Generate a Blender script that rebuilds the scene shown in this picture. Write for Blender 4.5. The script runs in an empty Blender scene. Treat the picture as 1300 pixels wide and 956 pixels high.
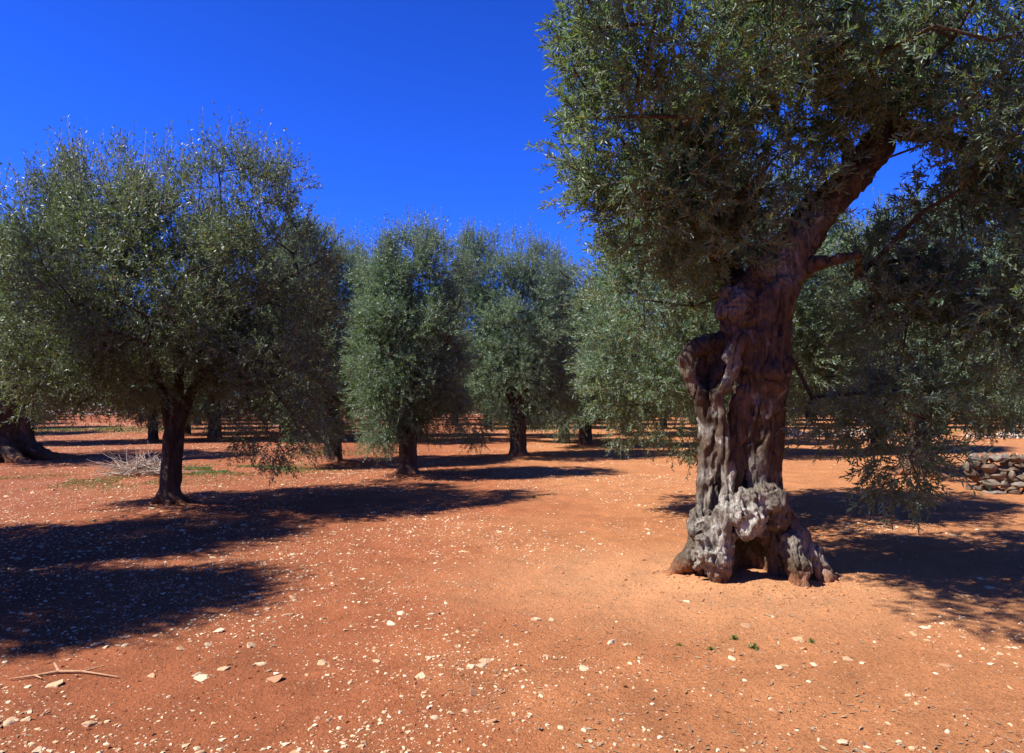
import bpy, math, random
import numpy as np
from mathutils import Vector

S = bpy.context.scene
COL = S.collection
R = math.radians
F, CX, HY, EYE = 867.0, 650.0, 505.0, 1.6        # focal length in photo pixels, centre column, horizon row, eye height


def at(px, py, Y):
    """world point seen at photo pixel (px,py) at distance Y"""
    return ((px - CX) / F * Y, Y, EYE - (py - HY) / F * Y)


OY = 6.0                                   # distance of the old tree
OB = (at(958, 736, OY)[0], OY)


def on_ground(px, py):
    Y = F * EYE / (py - HY)
    return ((px - CX) / F * Y, Y)


# ------------------------------------------------------------------ noise
_L = np.random.default_rng(77).random((32, 32, 32)).astype(np.float32)


def vnoise(x, y, z, off=0.0):
    x = np.asarray(x, np.float64) + 11.3 * off + 500
    y = np.asarray(y, np.float64) + 7.7 * off + 500
    z = np.asarray(z, np.float64) + 3.1 * off + 500
    xi, yi, zi = np.floor(x).astype(int), np.floor(y).astype(int), np.floor(z).astype(int)
    fx, fy, fz = x - xi, y - yi, z - zi
    fx, fy, fz = [f * f * (3 - 2 * f) for f in (fx, fy, fz)]
    r = 0
    for a in (0, 1):
        for b in (0, 1):
            for c in (0, 1):
                w = (fx if a else 1 - fx) * (fy if b else 1 - fy) * (fz if c else 1 - fz)
                r = r + w * _L[(xi + a) & 31, (yi + b) & 31, (zi + c) & 31]
    return r


def fbm(x, y, z, off=0.0, n=3):
    r, a, t = 0, 1.0, 0
    for i in range(n):
        r = r + a * vnoise(x * 2 ** i, y * 2 ** i, z * 2 ** i, off + i)
        t += a
        a *= .5
    return r / t


# ------------------------------------------------------------------ mesh helpers
def new_mesh(name, V, faces_list, mats, mat_idx=None, rnd=None, smooth=False, attrs=None):
    """faces_list: list of (n,k) int arrays with the same or different k; one mesh"""
    me = bpy.data.meshes.new(name)
    V = np.asarray(V, np.float32)
    me.vertices.add(len(V))
    me.vertices.foreach_set('co', V.ravel())
    tot = np.concatenate([np.full(len(f), f.shape[1], np.int32) for f in faces_list])
    idx = np.concatenate([f.astype(np.int32).ravel() for f in faces_list])
    st = np.concatenate([[0], np.cumsum(tot)[:-1]]).astype(np.int32)
    me.loops.add(len(idx))
    me.loops.foreach_set('vertex_index', idx)
    me.polygons.add(len(tot))
    me.polygons.foreach_set('loop_start', st)
    me.polygons.foreach_set('loop_total', tot)
    for m in mats:
        me.materials.append(m)
    if mat_idx is not None:
        me.polygons.foreach_set('material_index', mat_idx.astype(np.int32))
    me.polygons.foreach_set('use_smooth', np.full(len(tot), smooth, bool))
    me.update(calc_edges=True)
    if rnd is not None:
        a = me.attributes.new('rnd', 'FLOAT', 'FACE')
        a.data.foreach_set('value', rnd.astype(np.float32))
    for k, v in (attrs or {}).items():
        a = me.attributes.new(k, 'FLOAT', 'POINT')
        a.data.foreach_set('value', v.astype(np.float32))
    me.validate()
    return me


def link(name, data, parent=None, loc=None):
    o = bpy.data.objects.new(name, data)
    COL.objects.link(o)
    if parent is not None:
        o.parent = parent
    if loc is not None:
        o.location = loc
    return o


def tag(o, label=None, cat=None, group=None, kind=None):
    for k, v in (('label', label), ('category', cat), ('group', group), ('kind', kind)):
        if v:
            o[k] = v
    return o


def tubes(segs, sides=6):
    """segs: list of (p0,p1,r0,r1) -> V, faces (open tapered tubes with caps at the tip)"""
    n = len(segs)
    P0 = np.array([s[0] for s in segs], float)
    P1 = np.array([s[1] for s in segs], float)
    R0 = np.array([s[2] for s in segs], float)
    R1 = np.array([s[3] for s in segs], float)
    D = P1 - P0
    D /= np.linalg.norm(D, axis=1)[:, None] + 1e-9
    ref = np.where(np.abs(D[:, 2:3]) > .9, [[1., 0, 0]], [[0., 0, 1]])
    U = np.cross(D, ref)
    U /= np.linalg.norm(U, axis=1)[:, None] + 1e-9
    W = np.cross(D, U)
    a = np.arange(sides) * 2 * math.pi / sides
    ring = U[:, None, :] * np.cos(a)[None, :, None] + W[:, None, :] * np.sin(a)[None, :, None]
    A = P0[:, None] + ring * R0[:, None, None]
    B = P1[:, None] + ring * R1[:, None, None]
    V = np.concatenate([A, B], axis=1).reshape(-1, 3)
    base = (np.arange(n) * 2 * sides)[:, None]
    fs = []
    for i in range(sides):
        j = (i + 1) % sides
        fs.append(np.concatenate([base + i, base + j, base + sides + j, base + sides + i], axis=1))
    return V, np.concatenate(fs)


# ------------------------------------------------------------------ signed distance trunks
class SDF:
    def __init__(s, lo, hi, h):
        s.lo, s.h = np.array(lo, float), h
        s.n = np.ceil((np.array(hi) - s.lo) / h).astype(int) + 1
        s.f = np.full(s.n, .4, np.float32)

    def _block(s, lo, hi):
        a = np.clip(np.floor((lo - s.lo) / s.h).astype(int), 0, s.n)
        b = np.clip(np.ceil((hi - s.lo) / s.h).astype(int) + 1, 0, s.n)
        sl = tuple(slice(a[i], b[i]) for i in range(3))
        ax = [s.lo[i] + s.h * np.arange(a[i], b[i]) for i in range(3)]
        X, Y, Z = np.meshgrid(*ax, indexing='ij', sparse=True)
        return sl, X, Y, Z

    def cone(s, a, b, ra, rb, k=.05):
        a, b = np.array(a, float), np.array(b, float)
        m = max(ra, rb) + k + 2 * s.h
        sl, X, Y, Z = s._block(np.minimum(a, b) - m, np.maximum(a, b) + m)
        if 0 in s.f[sl].shape:
            return
        d = b - a
        L = max(float(d @ d), 1e-9)
        t = np.clip(((X - a[0]) * d[0] + (Y - a[1]) * d[1] + (Z - a[2]) * d[2]) / L, 0, 1)
        g = np.sqrt((X - a[0] - t * d[0]) ** 2 + (Y - a[1] - t * d[1]) ** 2 + (Z - a[2] - t * d[2]) ** 2) - (ra + (rb - ra) * t)
        s._smin(sl, g, k)

    def ball(s, c, r, k=.04):
        c = np.array(c, float)
        r = np.array(r if np.ndim(r) else (r, r, r), float)
        m = r + k + 2 * s.h
        sl, X, Y, Z = s._block(c - m, c + m)
        if 0 in s.f[sl].shape:
            return
        q = np.sqrt(((X - c[0]) / r[0]) ** 2 + ((Y - c[1]) / r[1]) ** 2 + ((Z - c[2]) / r[2]) ** 2)
        s._smin(sl, (q - 1) * r.min(), k)

    def _smin(s, sl, g, k):
        f = s.f[sl]
        h = np.clip(k - np.abs(f - g), 0, None) / k
        s.f[sl] = (np.minimum(f, g) - h * h * k * .25).astype(np.float32)

    def cut(s, c, r, k=.03):
        c = np.array(c, float)
        r = np.array(r if np.ndim(r) else (r, r, r), float)
        m = r + k + 2 * s.h
        sl, X, Y, Z = s._block(c - m, c + m)
        q = np.sqrt(((X - c[0]) / r[0]) ** 2 + ((Y - c[1]) / r[1]) ** 2 + ((Z - c[2]) / r[2]) ** 2)
        g = -(q - 1) * r.min()
        f = s.f[sl]
        h = np.clip(k - np.abs(f - g), 0, None) / k
        s.f[sl] = (np.maximum(f, g) + h * h * k * .25).astype(np.float32)

    def mesh(s):
        f = s.f
        ins = f < 0
        c = np.zeros(tuple(s.n - 1), np.int8)
        for a in (0, 1):
            for b in (0, 1):
                for d in (0, 1):
                    c += ins[a:a + s.n[0] - 1, b:b + s.n[1] - 1, d:d + s.n[2] - 1]
        act = (c > 0) & (c < 8)
        I = np.argwhere(act)
        vid = np.full(act.shape, -1, np.int32)
        vid[act] = np.arange(len(I))
        P = np.zeros((len(I), 3))
        W = np.zeros(len(I))
        cor = [(a, b, d) for a in (0, 1) for b in (0, 1) for d in (0, 1)]
        for p in cor:
            for ax in range(3):
                if p[ax] == 0:
                    q = list(p)
                    q[ax] = 1
                    fa = f[I[:, 0] + p[0], I[:, 1] + p[1], I[:, 2] + p[2]]
                    fb = f[I[:, 0] + q[0], I[:, 1] + q[1], I[:, 2] + q[2]]
                    m = (fa < 0) != (fb < 0)
                    t = np.where(m, fa / (fa - fb + 1e-12), 0)
                    pt = np.array(p, float)[None] + t[:, None] * (np.array(q, float) - np.array(p, float))[None]
                    P += pt * m[:, None]
                    W += m
        V = s.lo + (I + P / W[:, None]) * s.h
        faces = []
        for ax in range(3):
            o = [(1, 0, 0), (0, 1, 0), (0, 0, 1)][ax]
            u, w = [(1, 2), (2, 0), (0, 1)][ax]
            sa = f[tuple(slice(0, s.n[i] - o[i]) for i in range(3))] < 0
            sb = f[tuple(slice(o[i], None) for i in range(3))] < 0
            E = np.argwhere(sa != sb)
            inside_a = sa[E[:, 0], E[:, 1], E[:, 2]]
            ok = (E[:, u] > 0) & (E[:, w] > 0) & (E[:, u] < s.n[u] - 1) & (E[:, w] < s.n[w] - 1)
            E, inside_a = E[ok], inside_a[ok]

            def cell(du, dw):
                C = E.copy()
                C[:, u] -= du
                C[:, w] -= dw
                return vid[C[:, 0], C[:, 1], C[:, 2]]
            Q = np.stack([cell(1, 1), cell(0, 1), cell(0, 0), cell(1, 0)], 1)
            Q[~inside_a] = Q[~inside_a][:, ::-1]
            faces.append(Q)
        Q = np.concatenate(faces)
        return V, Q[(Q >= 0).all(1)]


def vnormals(V, Q):
    n = np.cross(V[Q[:, 2]] - V[Q[:, 0]], V[Q[:, 3]] - V[Q[:, 1]])
    N = np.zeros_like(V)
    for i in range(4):
        np.add.at(N, Q[:, i], n)
    return N / (np.linalg.norm(N, axis=1)[:, None] + 1e-12)


def bark(V, Q, amp=.02, fr=9.0, twist=1.0, off=0.0, fine=True, burls=()):
    N = vnormals(V, Q)
    x, y, z = V.T
    wx = x + .10 * vnoise(x * 3, y * 3, z * 2, off + 5) + .05 * twist * np.sin(z * 2.2)
    wy = y + .10 * vnoise(x * 3, y * 3, z * 2, off + 9) + .05 * twist * np.cos(z * 2.2)
    a = np.arctan2(wy, wx)
    r1 = 1 - np.abs(2 * vnoise(wx * fr, wy * fr, z * fr * .22, off) - 1)
    r2 = 1 - np.abs(2 * vnoise(wx * fr * 2.4, wy * fr * 2.4, z * fr * .55, off + 2) - 1)
    if len(burls):
        m = np.zeros(len(V))
        for (c, r) in burls:
            m = np.maximum(m, np.clip(1.7 - np.linalg.norm(V - np.array(c), axis=1) / r, 0, 1))
        q1 = np.abs(2 * vnoise(wx * 11, wy * 11, z * 11, off + 12) - 1)
        q2 = np.abs(2 * vnoise(wx * 27, wy * 27, z * 27, off + 13) - 1)
        r1 = r1 * (1 - m) + m * np.sqrt(q1) * 1.15
        r2 = r2 * (1 - m) + m * np.sqrt(q2) * 1.15
    lump = vnoise(x * 4, y * 4, z * 4, off + 3) - .5
    d = amp * ((r1 - .6) * 1.5 + (r2 - .6) * .9 + lump * 1.3)
    if fine:
        crk = np.clip(np.abs(2 * vnoise(wx * fr * 1.6, wy * fr * 1.6, z * fr * .3, off + 7) - 1) / .16, 0, 1)
        d += amp * (.5 * (vnoise(x * 42, y * 42, z * 18, off + 4) - .5) - 1.4 * (1 - crk) + .5 * (vnoise(x * 22, y * 22, z * 22, off + 8) - .5))
    return V + N * d[:, None]


# ------------------------------------------------------------------ materials
def mat(name):
    m = bpy.data.materials.new(name)
    m.use_nodes = True
    nt = m.node_tree
    nt.nodes.clear()
    out = nt.nodes.new('ShaderNodeOutputMaterial')
    b = nt.nodes.new('ShaderNodeBsdfPrincipled')
    nt.links.new(b.outputs[0], out.inputs[0])
    return m, nt, b, out


def N(nt, typ, ins=None, **kw):
    n = nt.nodes.new(typ)
    for k, v in kw.items():
        setattr(n, k, v)
    for k, v in (ins or {}).items():
        if hasattr(v, 'default_value') or isinstance(v, bpy.types.NodeSocket):
            nt.links.new(v, n.inputs[k])
        else:
            n.inputs[k].default_value = v
    return n


def ramp(nt, fac, stops, interp='LINEAR'):
    n = nt.nodes.new('ShaderNodeValToRGB')
    n.color_ramp.interpolation = interp
    e = n.color_ramp.elements
    while len(e) < len(stops):
        e.new(.5)
    for el, (p, c) in zip(e, stops):
        el.position = p
        el.color = (*c, 1) if len(c) == 3 else c
    nt.links.new(fac, n.inputs[0])
    return n.outputs[0]


def mix(nt, fac, a, b, blend='MIX'):
    n = nt.nodes.new('ShaderNodeMix')
    n.data_type = 'RGBA'
    n.blend_type = blend
    for i, v in ((0, fac), (6, a), (7, b)):
        if isinstance(v, bpy.types.NodeSocket):
            nt.links.new(v, n.inputs[i])
        elif i == 0:
            n.inputs[0].default_value = v
        else:
            n.inputs[i].default_value = (*v, 1)
    return n.outputs[2]


def g(v):
    return (v, v, v)


def leaf_mat(name, stops, back, transl):
    m, nt, b, out = mat(name)
    at_ = N(nt, 'ShaderNodeAttribute', attribute_name='rnd')
    geo = N(nt, 'ShaderNodeNewGeometry')
    front = ramp(nt, at_.outputs['Fac'], stops)
    bk = mix(nt, .35, back, front)
    col = mix(nt, geo.outputs['Backfacing'], front, bk)
    nt.links.new(col, b.inputs['Base Color'])
    b.inputs['Roughness'].default_value = .42
    b.inputs['Specular IOR Level'].default_value = .45
    t = N(nt, 'ShaderNodeBsdfTranslucent')
    tc = mix(nt, 1.0, col, (1.0, 1.25, .45), 'MULTIPLY')
    nt.links.new(tc, t.inputs[0])
    ms = N(nt, 'ShaderNodeMixShader')
    ms.inputs[0].default_value = transl
    nt.links.new(b.outputs[0], ms.inputs[1])
    nt.links.new(t.outputs[0], ms.inputs[2])
    nt.links.new(ms.outputs[0], out.inputs[0])
    return m


M_LEAF = leaf_mat('olive_leaf', [(0, (.080, .112, .052)), (.5, (.150, .188, .100)), (.84, (.25, .285, .17)),
                                 (.955, (.23, .22, .09)), (.975, (.36, .24, .04)), (1, (.22, .09, .03))],
                  (.20, .31, .235), .40)
M_LEAF_YOUNG = leaf_mat('olive_leaf_mottled', [(0, (.070, .086, .036)), (.5, (.120, .136, .060)), (.84, (.19, .20, .10)),
                                               (.92, (.2, .15, .05)), (.95, (.40, .23, .035)), (1, (.25, .09, .025))],
                        (.22, .28, .19), .35)
M_GRASS = leaf_mat('grass_blade', [(0, (.08, .13, .025)), (.7, (.14, .2, .04)), (1, (.36, .32, .12))], (.14, .2, .05), .2)


def bark_mat(name, dark, mid, pale, pale_amt, soil=True, scale=1.0):
    m, nt, b, out = mat(name)
    tc = N(nt, 'ShaderNodeTexCoord')
    mp = N(nt, 'ShaderNodeMapping', {0: tc.outputs['Object']})
    mp.inputs['Scale'].default_value = (1, 1, .3)
    n1 = N(nt, 'ShaderNodeTexNoise', {'Vector': mp.outputs[0], 'Scale': 11 * scale, 'Detail': 8., 'Roughness': .65, 'Distortion': 1.2})
    n2 = N(nt, 'ShaderNodeTexNoise', {'Vector': tc.outputs['Object'], 'Scale': 3.2 * scale, 'Detail': 6., 'Roughness': .6, 'Distortion': .8})
    n3 = N(nt, 'ShaderNodeTexNoise', {'Vector': mp.outputs[0], 'Scale': 60 * scale, 'Detail': 6., 'Roughness': .7})
    mp2 = N(nt, 'ShaderNodeMapping', {0: tc.outputs['Object']})
    mp2.inputs['Scale'].default_value = (1, 1, .22)
    vor = N(nt, 'ShaderNodeTexVoronoi', {'Vector': mp.outputs[0], 'Scale': 34 * scale}, feature='DISTANCE_TO_EDGE')
    rg = N(nt, 'ShaderNodeTexNoise', {'Vector': mp2.outputs[0], 'Scale': 13 * scale, 'Detail': 9., 'Roughness': .62, 'Distortion': .9}, noise_type='RIDGED_MULTIFRACTAL')
    c = ramp(nt, n1.outputs[0], [(.3, dark), (.52, mid), (.75, tuple(x * 1.3 for x in mid))])
    pf = ramp(nt, n2.outputs[0], [(.62 - pale_amt, g(0)), (.74 - pale_amt, g(1))])
    pale2 = ramp(nt, n3.outputs[0], [(.3, tuple(x * .55 for x in pale)), (.65, pale)])
    c = mix(nt, pf, c, pale2)
    at_ = N(nt, 'ShaderNodeAttribute', attribute_name='pale')
    pk = ramp(nt, n3.outputs[0], [(.36, g(.1)), (.5, g(1))])
    c = mix(nt, mix(nt, 1., at_.outputs['Color'], pk, 'MULTIPLY'), c, pale2)
    rv = ramp(nt, rg.outputs[0], [(0., g(.62)), (.35, g(1.)), (1., g(1.4))])
    c = mix(nt, 1., c, rv, 'MULTIPLY')
    crack = ramp(nt, vor.outputs['Distance'], [(0, g(.45)), (.08, g(1))])
    c = mix(nt, .7, c, mix(nt, 1.0, c, crack, 'MULTIPLY'))
    if soil:
        sp = N(nt, 'ShaderNodeSeparateXYZ', {0: tc.outputs['Object']})
        mr = N(nt, 'ShaderNodeMapRange', {0: sp.outputs['Z'], 1: .0, 2: .3, 3: 1., 4: 0.})
        mm = N(nt, 'ShaderNodeMath', {0: mr.outputs[0], 1: n2.outputs[0]}, operation='MULTIPLY')
        sf = ramp(nt, mm.outputs[0], [(.16, g(0)), (.30, g(.25)), (.5, g(.75))])
        c = mix(nt, sf, c, (.42, .16, .065))
    nt.links.new(c, b.inputs['Base Color'])
    b.inputs['Roughness'].default_value = .9
    b.inputs['Specular IOR Level'].default_value = .3
    bp = N(nt, 'ShaderNodeBump', {'Height': n1.outputs[0], 'Strength': .6, 'Distance': .025})
    bp1 = N(nt, 'ShaderNodeBump', {'Height': rg.outputs[0], 'Strength': .75, 'Distance': .018, 'Normal': bp.outputs[0]})
    bp2 = N(nt, 'ShaderNodeBump', {'Height': n3.outputs[0], 'Strength': 1., 'Distance': .02, 'Normal': bp1.outputs[0]})
    bp3 = N(nt, 'ShaderNodeBump', {'Height': vor.outputs['Distance'], 'Strength': .5, 'Distance': .02, 'Normal': bp2.outputs[0]})
    nt.links.new(bp3.outputs[0], b.inputs['Normal'])
    return m


M_BARK_OLD = bark_mat('old_olive_bark', (.055, .036, .023), (.165, .112, .070), (.78, .72, .62), .02)
M_BARK = bark_mat('olive_bark', (.045, .031, .022), (.13, .092, .064), (.30, .24, .18), -.02)
M_TWIG, _nt, _b, _ = mat('twig_bark')
_b.inputs['Base Color'].default_value = (.2, .16, .12, 1)
_b.inputs['Roughness'].default_value = .8


def soil_mat():
    m, nt, b, out = mat('red_soil')
    geo = N(nt, 'ShaderNodeNewGeometry')
    pos = geo.outputs['Position']
    big = N(nt, 'ShaderNodeTexNoise', {'Vector': pos, 'Scale': .22, 'Detail': 5., 'Roughness': .6})
    med = N(nt, 'ShaderNodeTexNoise', {'Vector': pos, 'Scale': 2.2, 'Detail': 8., 'Roughness': .65, 'Distortion': .5})
    fine = N(nt, 'ShaderNodeTexNoise', {'Vector': pos, 'Scale': 38., 'Detail': 8., 'Roughness': .75})
    grit = N(nt, 'ShaderNodeTexVoronoi', {'Vector': pos, 'Scale': 75.})
    grit2 = N(nt, 'ShaderNodeTexVoronoi', {'Vector': pos, 'Scale': 34., 'Randomness': 1.})
    # red on the left, lighter orange round the old tree on the right
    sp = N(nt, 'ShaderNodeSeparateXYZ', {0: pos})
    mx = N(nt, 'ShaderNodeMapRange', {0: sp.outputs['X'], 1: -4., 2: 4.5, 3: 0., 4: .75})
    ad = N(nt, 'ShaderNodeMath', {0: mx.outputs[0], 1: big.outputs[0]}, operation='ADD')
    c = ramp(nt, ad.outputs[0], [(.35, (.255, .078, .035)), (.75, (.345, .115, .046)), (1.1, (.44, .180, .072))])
    # swept paler earth round the old tree
    dv = N(nt, 'ShaderNodeVectorMath', {0: pos, 1: (OB[0] - .3, OB[1] - .15, 0)}, operation='SUBTRACT')
    dm = N(nt, 'ShaderNodeVectorMath', {0: dv.outputs[0], 1: (.42, .75, 0)}, operation='MULTIPLY')
    dl = N(nt, 'ShaderNodeVectorMath', {0: dm.outputs[0]}, operation='LENGTH')
    dn = N(nt, 'ShaderNodeMath', {0: med.outputs[0], 1: dl.outputs['Value']}, operation='ADD')
    dr = N(nt, 'ShaderNodeMapRange', {0: dn.outputs[0], 1: .8, 2: 1.75, 3: .85, 4: 0.})
    c = mix(nt, dr.outputs[0], c, (.56, .27, .125))
    mv = ramp(nt, med.outputs[0], [(.25, g(.72)), (.5, g(.98)), (.75, g(1.2))])
    c = mix(nt, 1., c, mv, 'MULTIPLY')
    fv = ramp(nt, fine.outputs[0], [(.28, g(.55)), (.5, g(1.)), (.72, g(1.3))])
    c = mix(nt, .85, c, mix(nt, 1., c, fv, 'MULTIPLY'))
    # tiny pale grit and dark litter
    gs = N(nt, 'ShaderNodeSeparateColor', {0: grit2.outputs['Color']})
    gd = ramp(nt, grit2.outputs['Distance'], [(.16, g(1)), (.26, g(0))])
    gp = ramp(nt, gs.outputs[0], [(.86, g(0)), (.88, g(1))])
    c = mix(nt, mix(nt, 1., gd, gp, 'MULTIPLY'), c, (.62, .47, .33))
    gs2 = N(nt, 'ShaderNodeSeparateColor', {0: grit.outputs['Color']})
    gd2 = ramp(nt, grit.outputs['Distance'], [(.25, g(1)), (.4, g(0))])
    gp2 = ramp(nt, gs2.outputs[1], [(.80, g(0)), (.83, g(1))])
    c = mix(nt, mix(nt, 1., gd2, gp2, 'MULTIPLY'), c, (.16, .075, .04))
    # dry pale and mossy streaks
    st = N(nt, 'ShaderNodeTexNoise', {'Vector': pos, 'Scale': .55, 'Detail': 6., 'Roughness': .7})
    sf = ramp(nt, st.outputs[0], [(.62, g(0)), (.78, g(.45))])
    c = mix(nt, sf, c, (.42, .30, .15))
    nt.links.new(c, b.inputs['Base Color'])
    b.inputs['Roughness'].default_value = .95
    b.inputs['Specular IOR Level'].default_value = .15
    b1 = N(nt, 'ShaderNodeBump', {'Height': med.outputs[0], 'Strength': .8, 'Distance': .07})
    b2 = N(nt, 'ShaderNodeBump', {'Height': fine.outputs[0], 'Strength': .9, 'Distance': .022, 'Normal': b1.outputs[0]})
    b3 = N(nt, 'ShaderNodeBump', {'Height': grit.outputs['Distance'], 'Strength': .45, 'Distance': .01, 'Normal': b2.outputs[0]})
    b3.invert = True
    nt.links.new(b3.outputs[0], b.inputs['Normal'])
    return m


def stone_mat(name, a, b_, rough=.85, sc=14.):
    m, nt, b, out = mat(name)
    tc = N(nt, 'ShaderNodeTexCoord')
    oi = N(nt, 'ShaderNodeObjectInfo')
    at_ = N(nt, 'ShaderNodeAttribute', attribute_name='rnd')
    n1 = N(nt, 'ShaderNodeTexNoise', {'Vector': tc.outputs['Object'], 'Scale': sc, 'Detail': 7., 'Roughness': .7})
    c = ramp(nt, n1.outputs[0], [(.3, a), (.65, b_)])
    s = N(nt, 'ShaderNodeMath', {0: oi.outputs['Random'], 1: at_.outputs['Fac']}, operation='ADD')
    f = N(nt, 'ShaderNodeMath', {0: s.outputs[0]}, operation='FRACT')
    v = ramp(nt, f.outputs[0], [(0, (.62, .40, .28)), (.3, (.85, .66, .5)), (.65, (1, .93, .82)), (1, (1.15, 1.12, 1.05))])
    c = mix(nt, 1., c, v, 'MULTIPLY')
    nt.links.new(c, b.inputs['Base Color'])
    b.inputs['Roughness'].default_value = rough
    bp = N(nt, 'ShaderNodeBump', {'Height': n1.outputs[0], 'Strength': .6, 'Distance': .015})
    nt.links.new(bp.outputs[0], b.inputs['Normal'])
    return m


M_SOIL = soil_mat()
M_STONE = stone_mat('limestone', (.46, .32, .20), (.78, .64, .46))
M_WALL = stone_mat('wall_stone', (.36, .31, .26), (.66, .6, .53), sc=5.)
M_WALL_SHADE = stone_mat('shade_dark_stone', (.05, .042, .036), (.24, .20, .165), sc=6.)  # shade of the overhanging foliage put into the wall stub's stone colour
M_DRY = stone_mat('dry_wood', (.30, .22, .17), (.5, .42, .35), sc=20.)
M_LITTER = leaf_mat('dry_leaf', [(0, (.2, .09, .045)), (.6, (.36, .20, .10)), (1, (.5, .38, .22))], (.3, .22, .14), .1)

# ------------------------------------------------------------------ ground
TREE_BASES = []            # filled before the ground is made: (x, y, radius, height)


def ground_h(x, y):
    near = np.clip(1 - np.hypot(x, y - 8) / 60., 0, 1)
    h = (.10 * (fbm(x * .16, y * .16, 0 * x, 1) - .5) + .08 * (fbm(x * .9, y * .9, 0 * x, 4) - .5) + .045 * (fbm(x * 3.1, y * 3.1, 0 * x, 14) - .5)) * near
    h = h + .012 * (fbm(x * 7, y * 7, 0 * x, 6) - .5) * near
    for (bx, by, r, a) in TREE_BASES:
        d2 = ((x - bx) ** 2 + (y - by) ** 2) / (r * r)
        h = h + a * np.exp(-d2)
    return h


def gh(x, y):
    return float(ground_h(np.array([float(x)]), np.array([float(y)]))[0])


# ------------------------------------------------------------------ crowns
def unit(v):
    return v / (np.linalg.norm(v, axis=-1, keepdims=True) + 1e-9)


def crown_points(lobes, n, rng, gap=.42, gfr=1.5, bump=.22, inner=.35, holes=()):
    L = np.array([l[:6] for l in lobes], float)
    area = np.array([(l[3] * l[4] + l[3] * l[5] + l[4] * l[5]) * (l[6] if len(l) > 6 else 1) for l in lobes])
    area /= area.sum()
    P, O = [], []
    got = 0
    while got < n:
        k = rng.choice(len(L), size=n * 2, p=area)
        d = unit(rng.normal(size=(n * 2, 3)))
        r = 1 - np.abs(rng.normal(size=n * 2)) * .2
        r = np.where(rng.random(n * 2) < inner, rng.random(n * 2) ** .5, r)
        bn = fbm(d[:, 0] * 2.6 + k * 3.1, d[:, 1] * 2.6, d[:, 2] * 2.6, 20, 2) - .5
        rr = r * (1 + 2 * bump * bn)
        p = L[k, :3] + d * rr[:, None] * L[k, 3:6]
        keep = np.ones(len(p), bool)
        # mostly drop what lies deep inside another lobe
        depth = np.full(len(p), 9.)
        for i in range(len(L)):
            q = np.linalg.norm((p - L[i, :3]) / L[i, 3:6], axis=1)
            depth = np.minimum(depth, q)
        keep &= (depth > .62) | (rng.random(len(p)) < .28)
        cn = fbm(p[:, 0] * gfr, p[:, 1] * gfr, p[:, 2] * gfr, 31, 2)
        keep &= (cn > gap + .06 * rng.normal(size=len(p))) | (depth < .5)
        keep &= p[:, 2] > .25
        for (hx, hy, hz, hr) in holes:
            keep &= ((p[:, 0] - hx) ** 2 + (p[:, 2] - hz) ** 2) > (hr * (.85 + .3 * rng.random(len(p)))) ** 2
        P.append(p[keep])
        O.append(unit(d[keep] / L[k[keep], 3:6]))
        got += keep.sum()
    return np.concatenate(P)[:n], np.concatenate(O)[:n]


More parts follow.
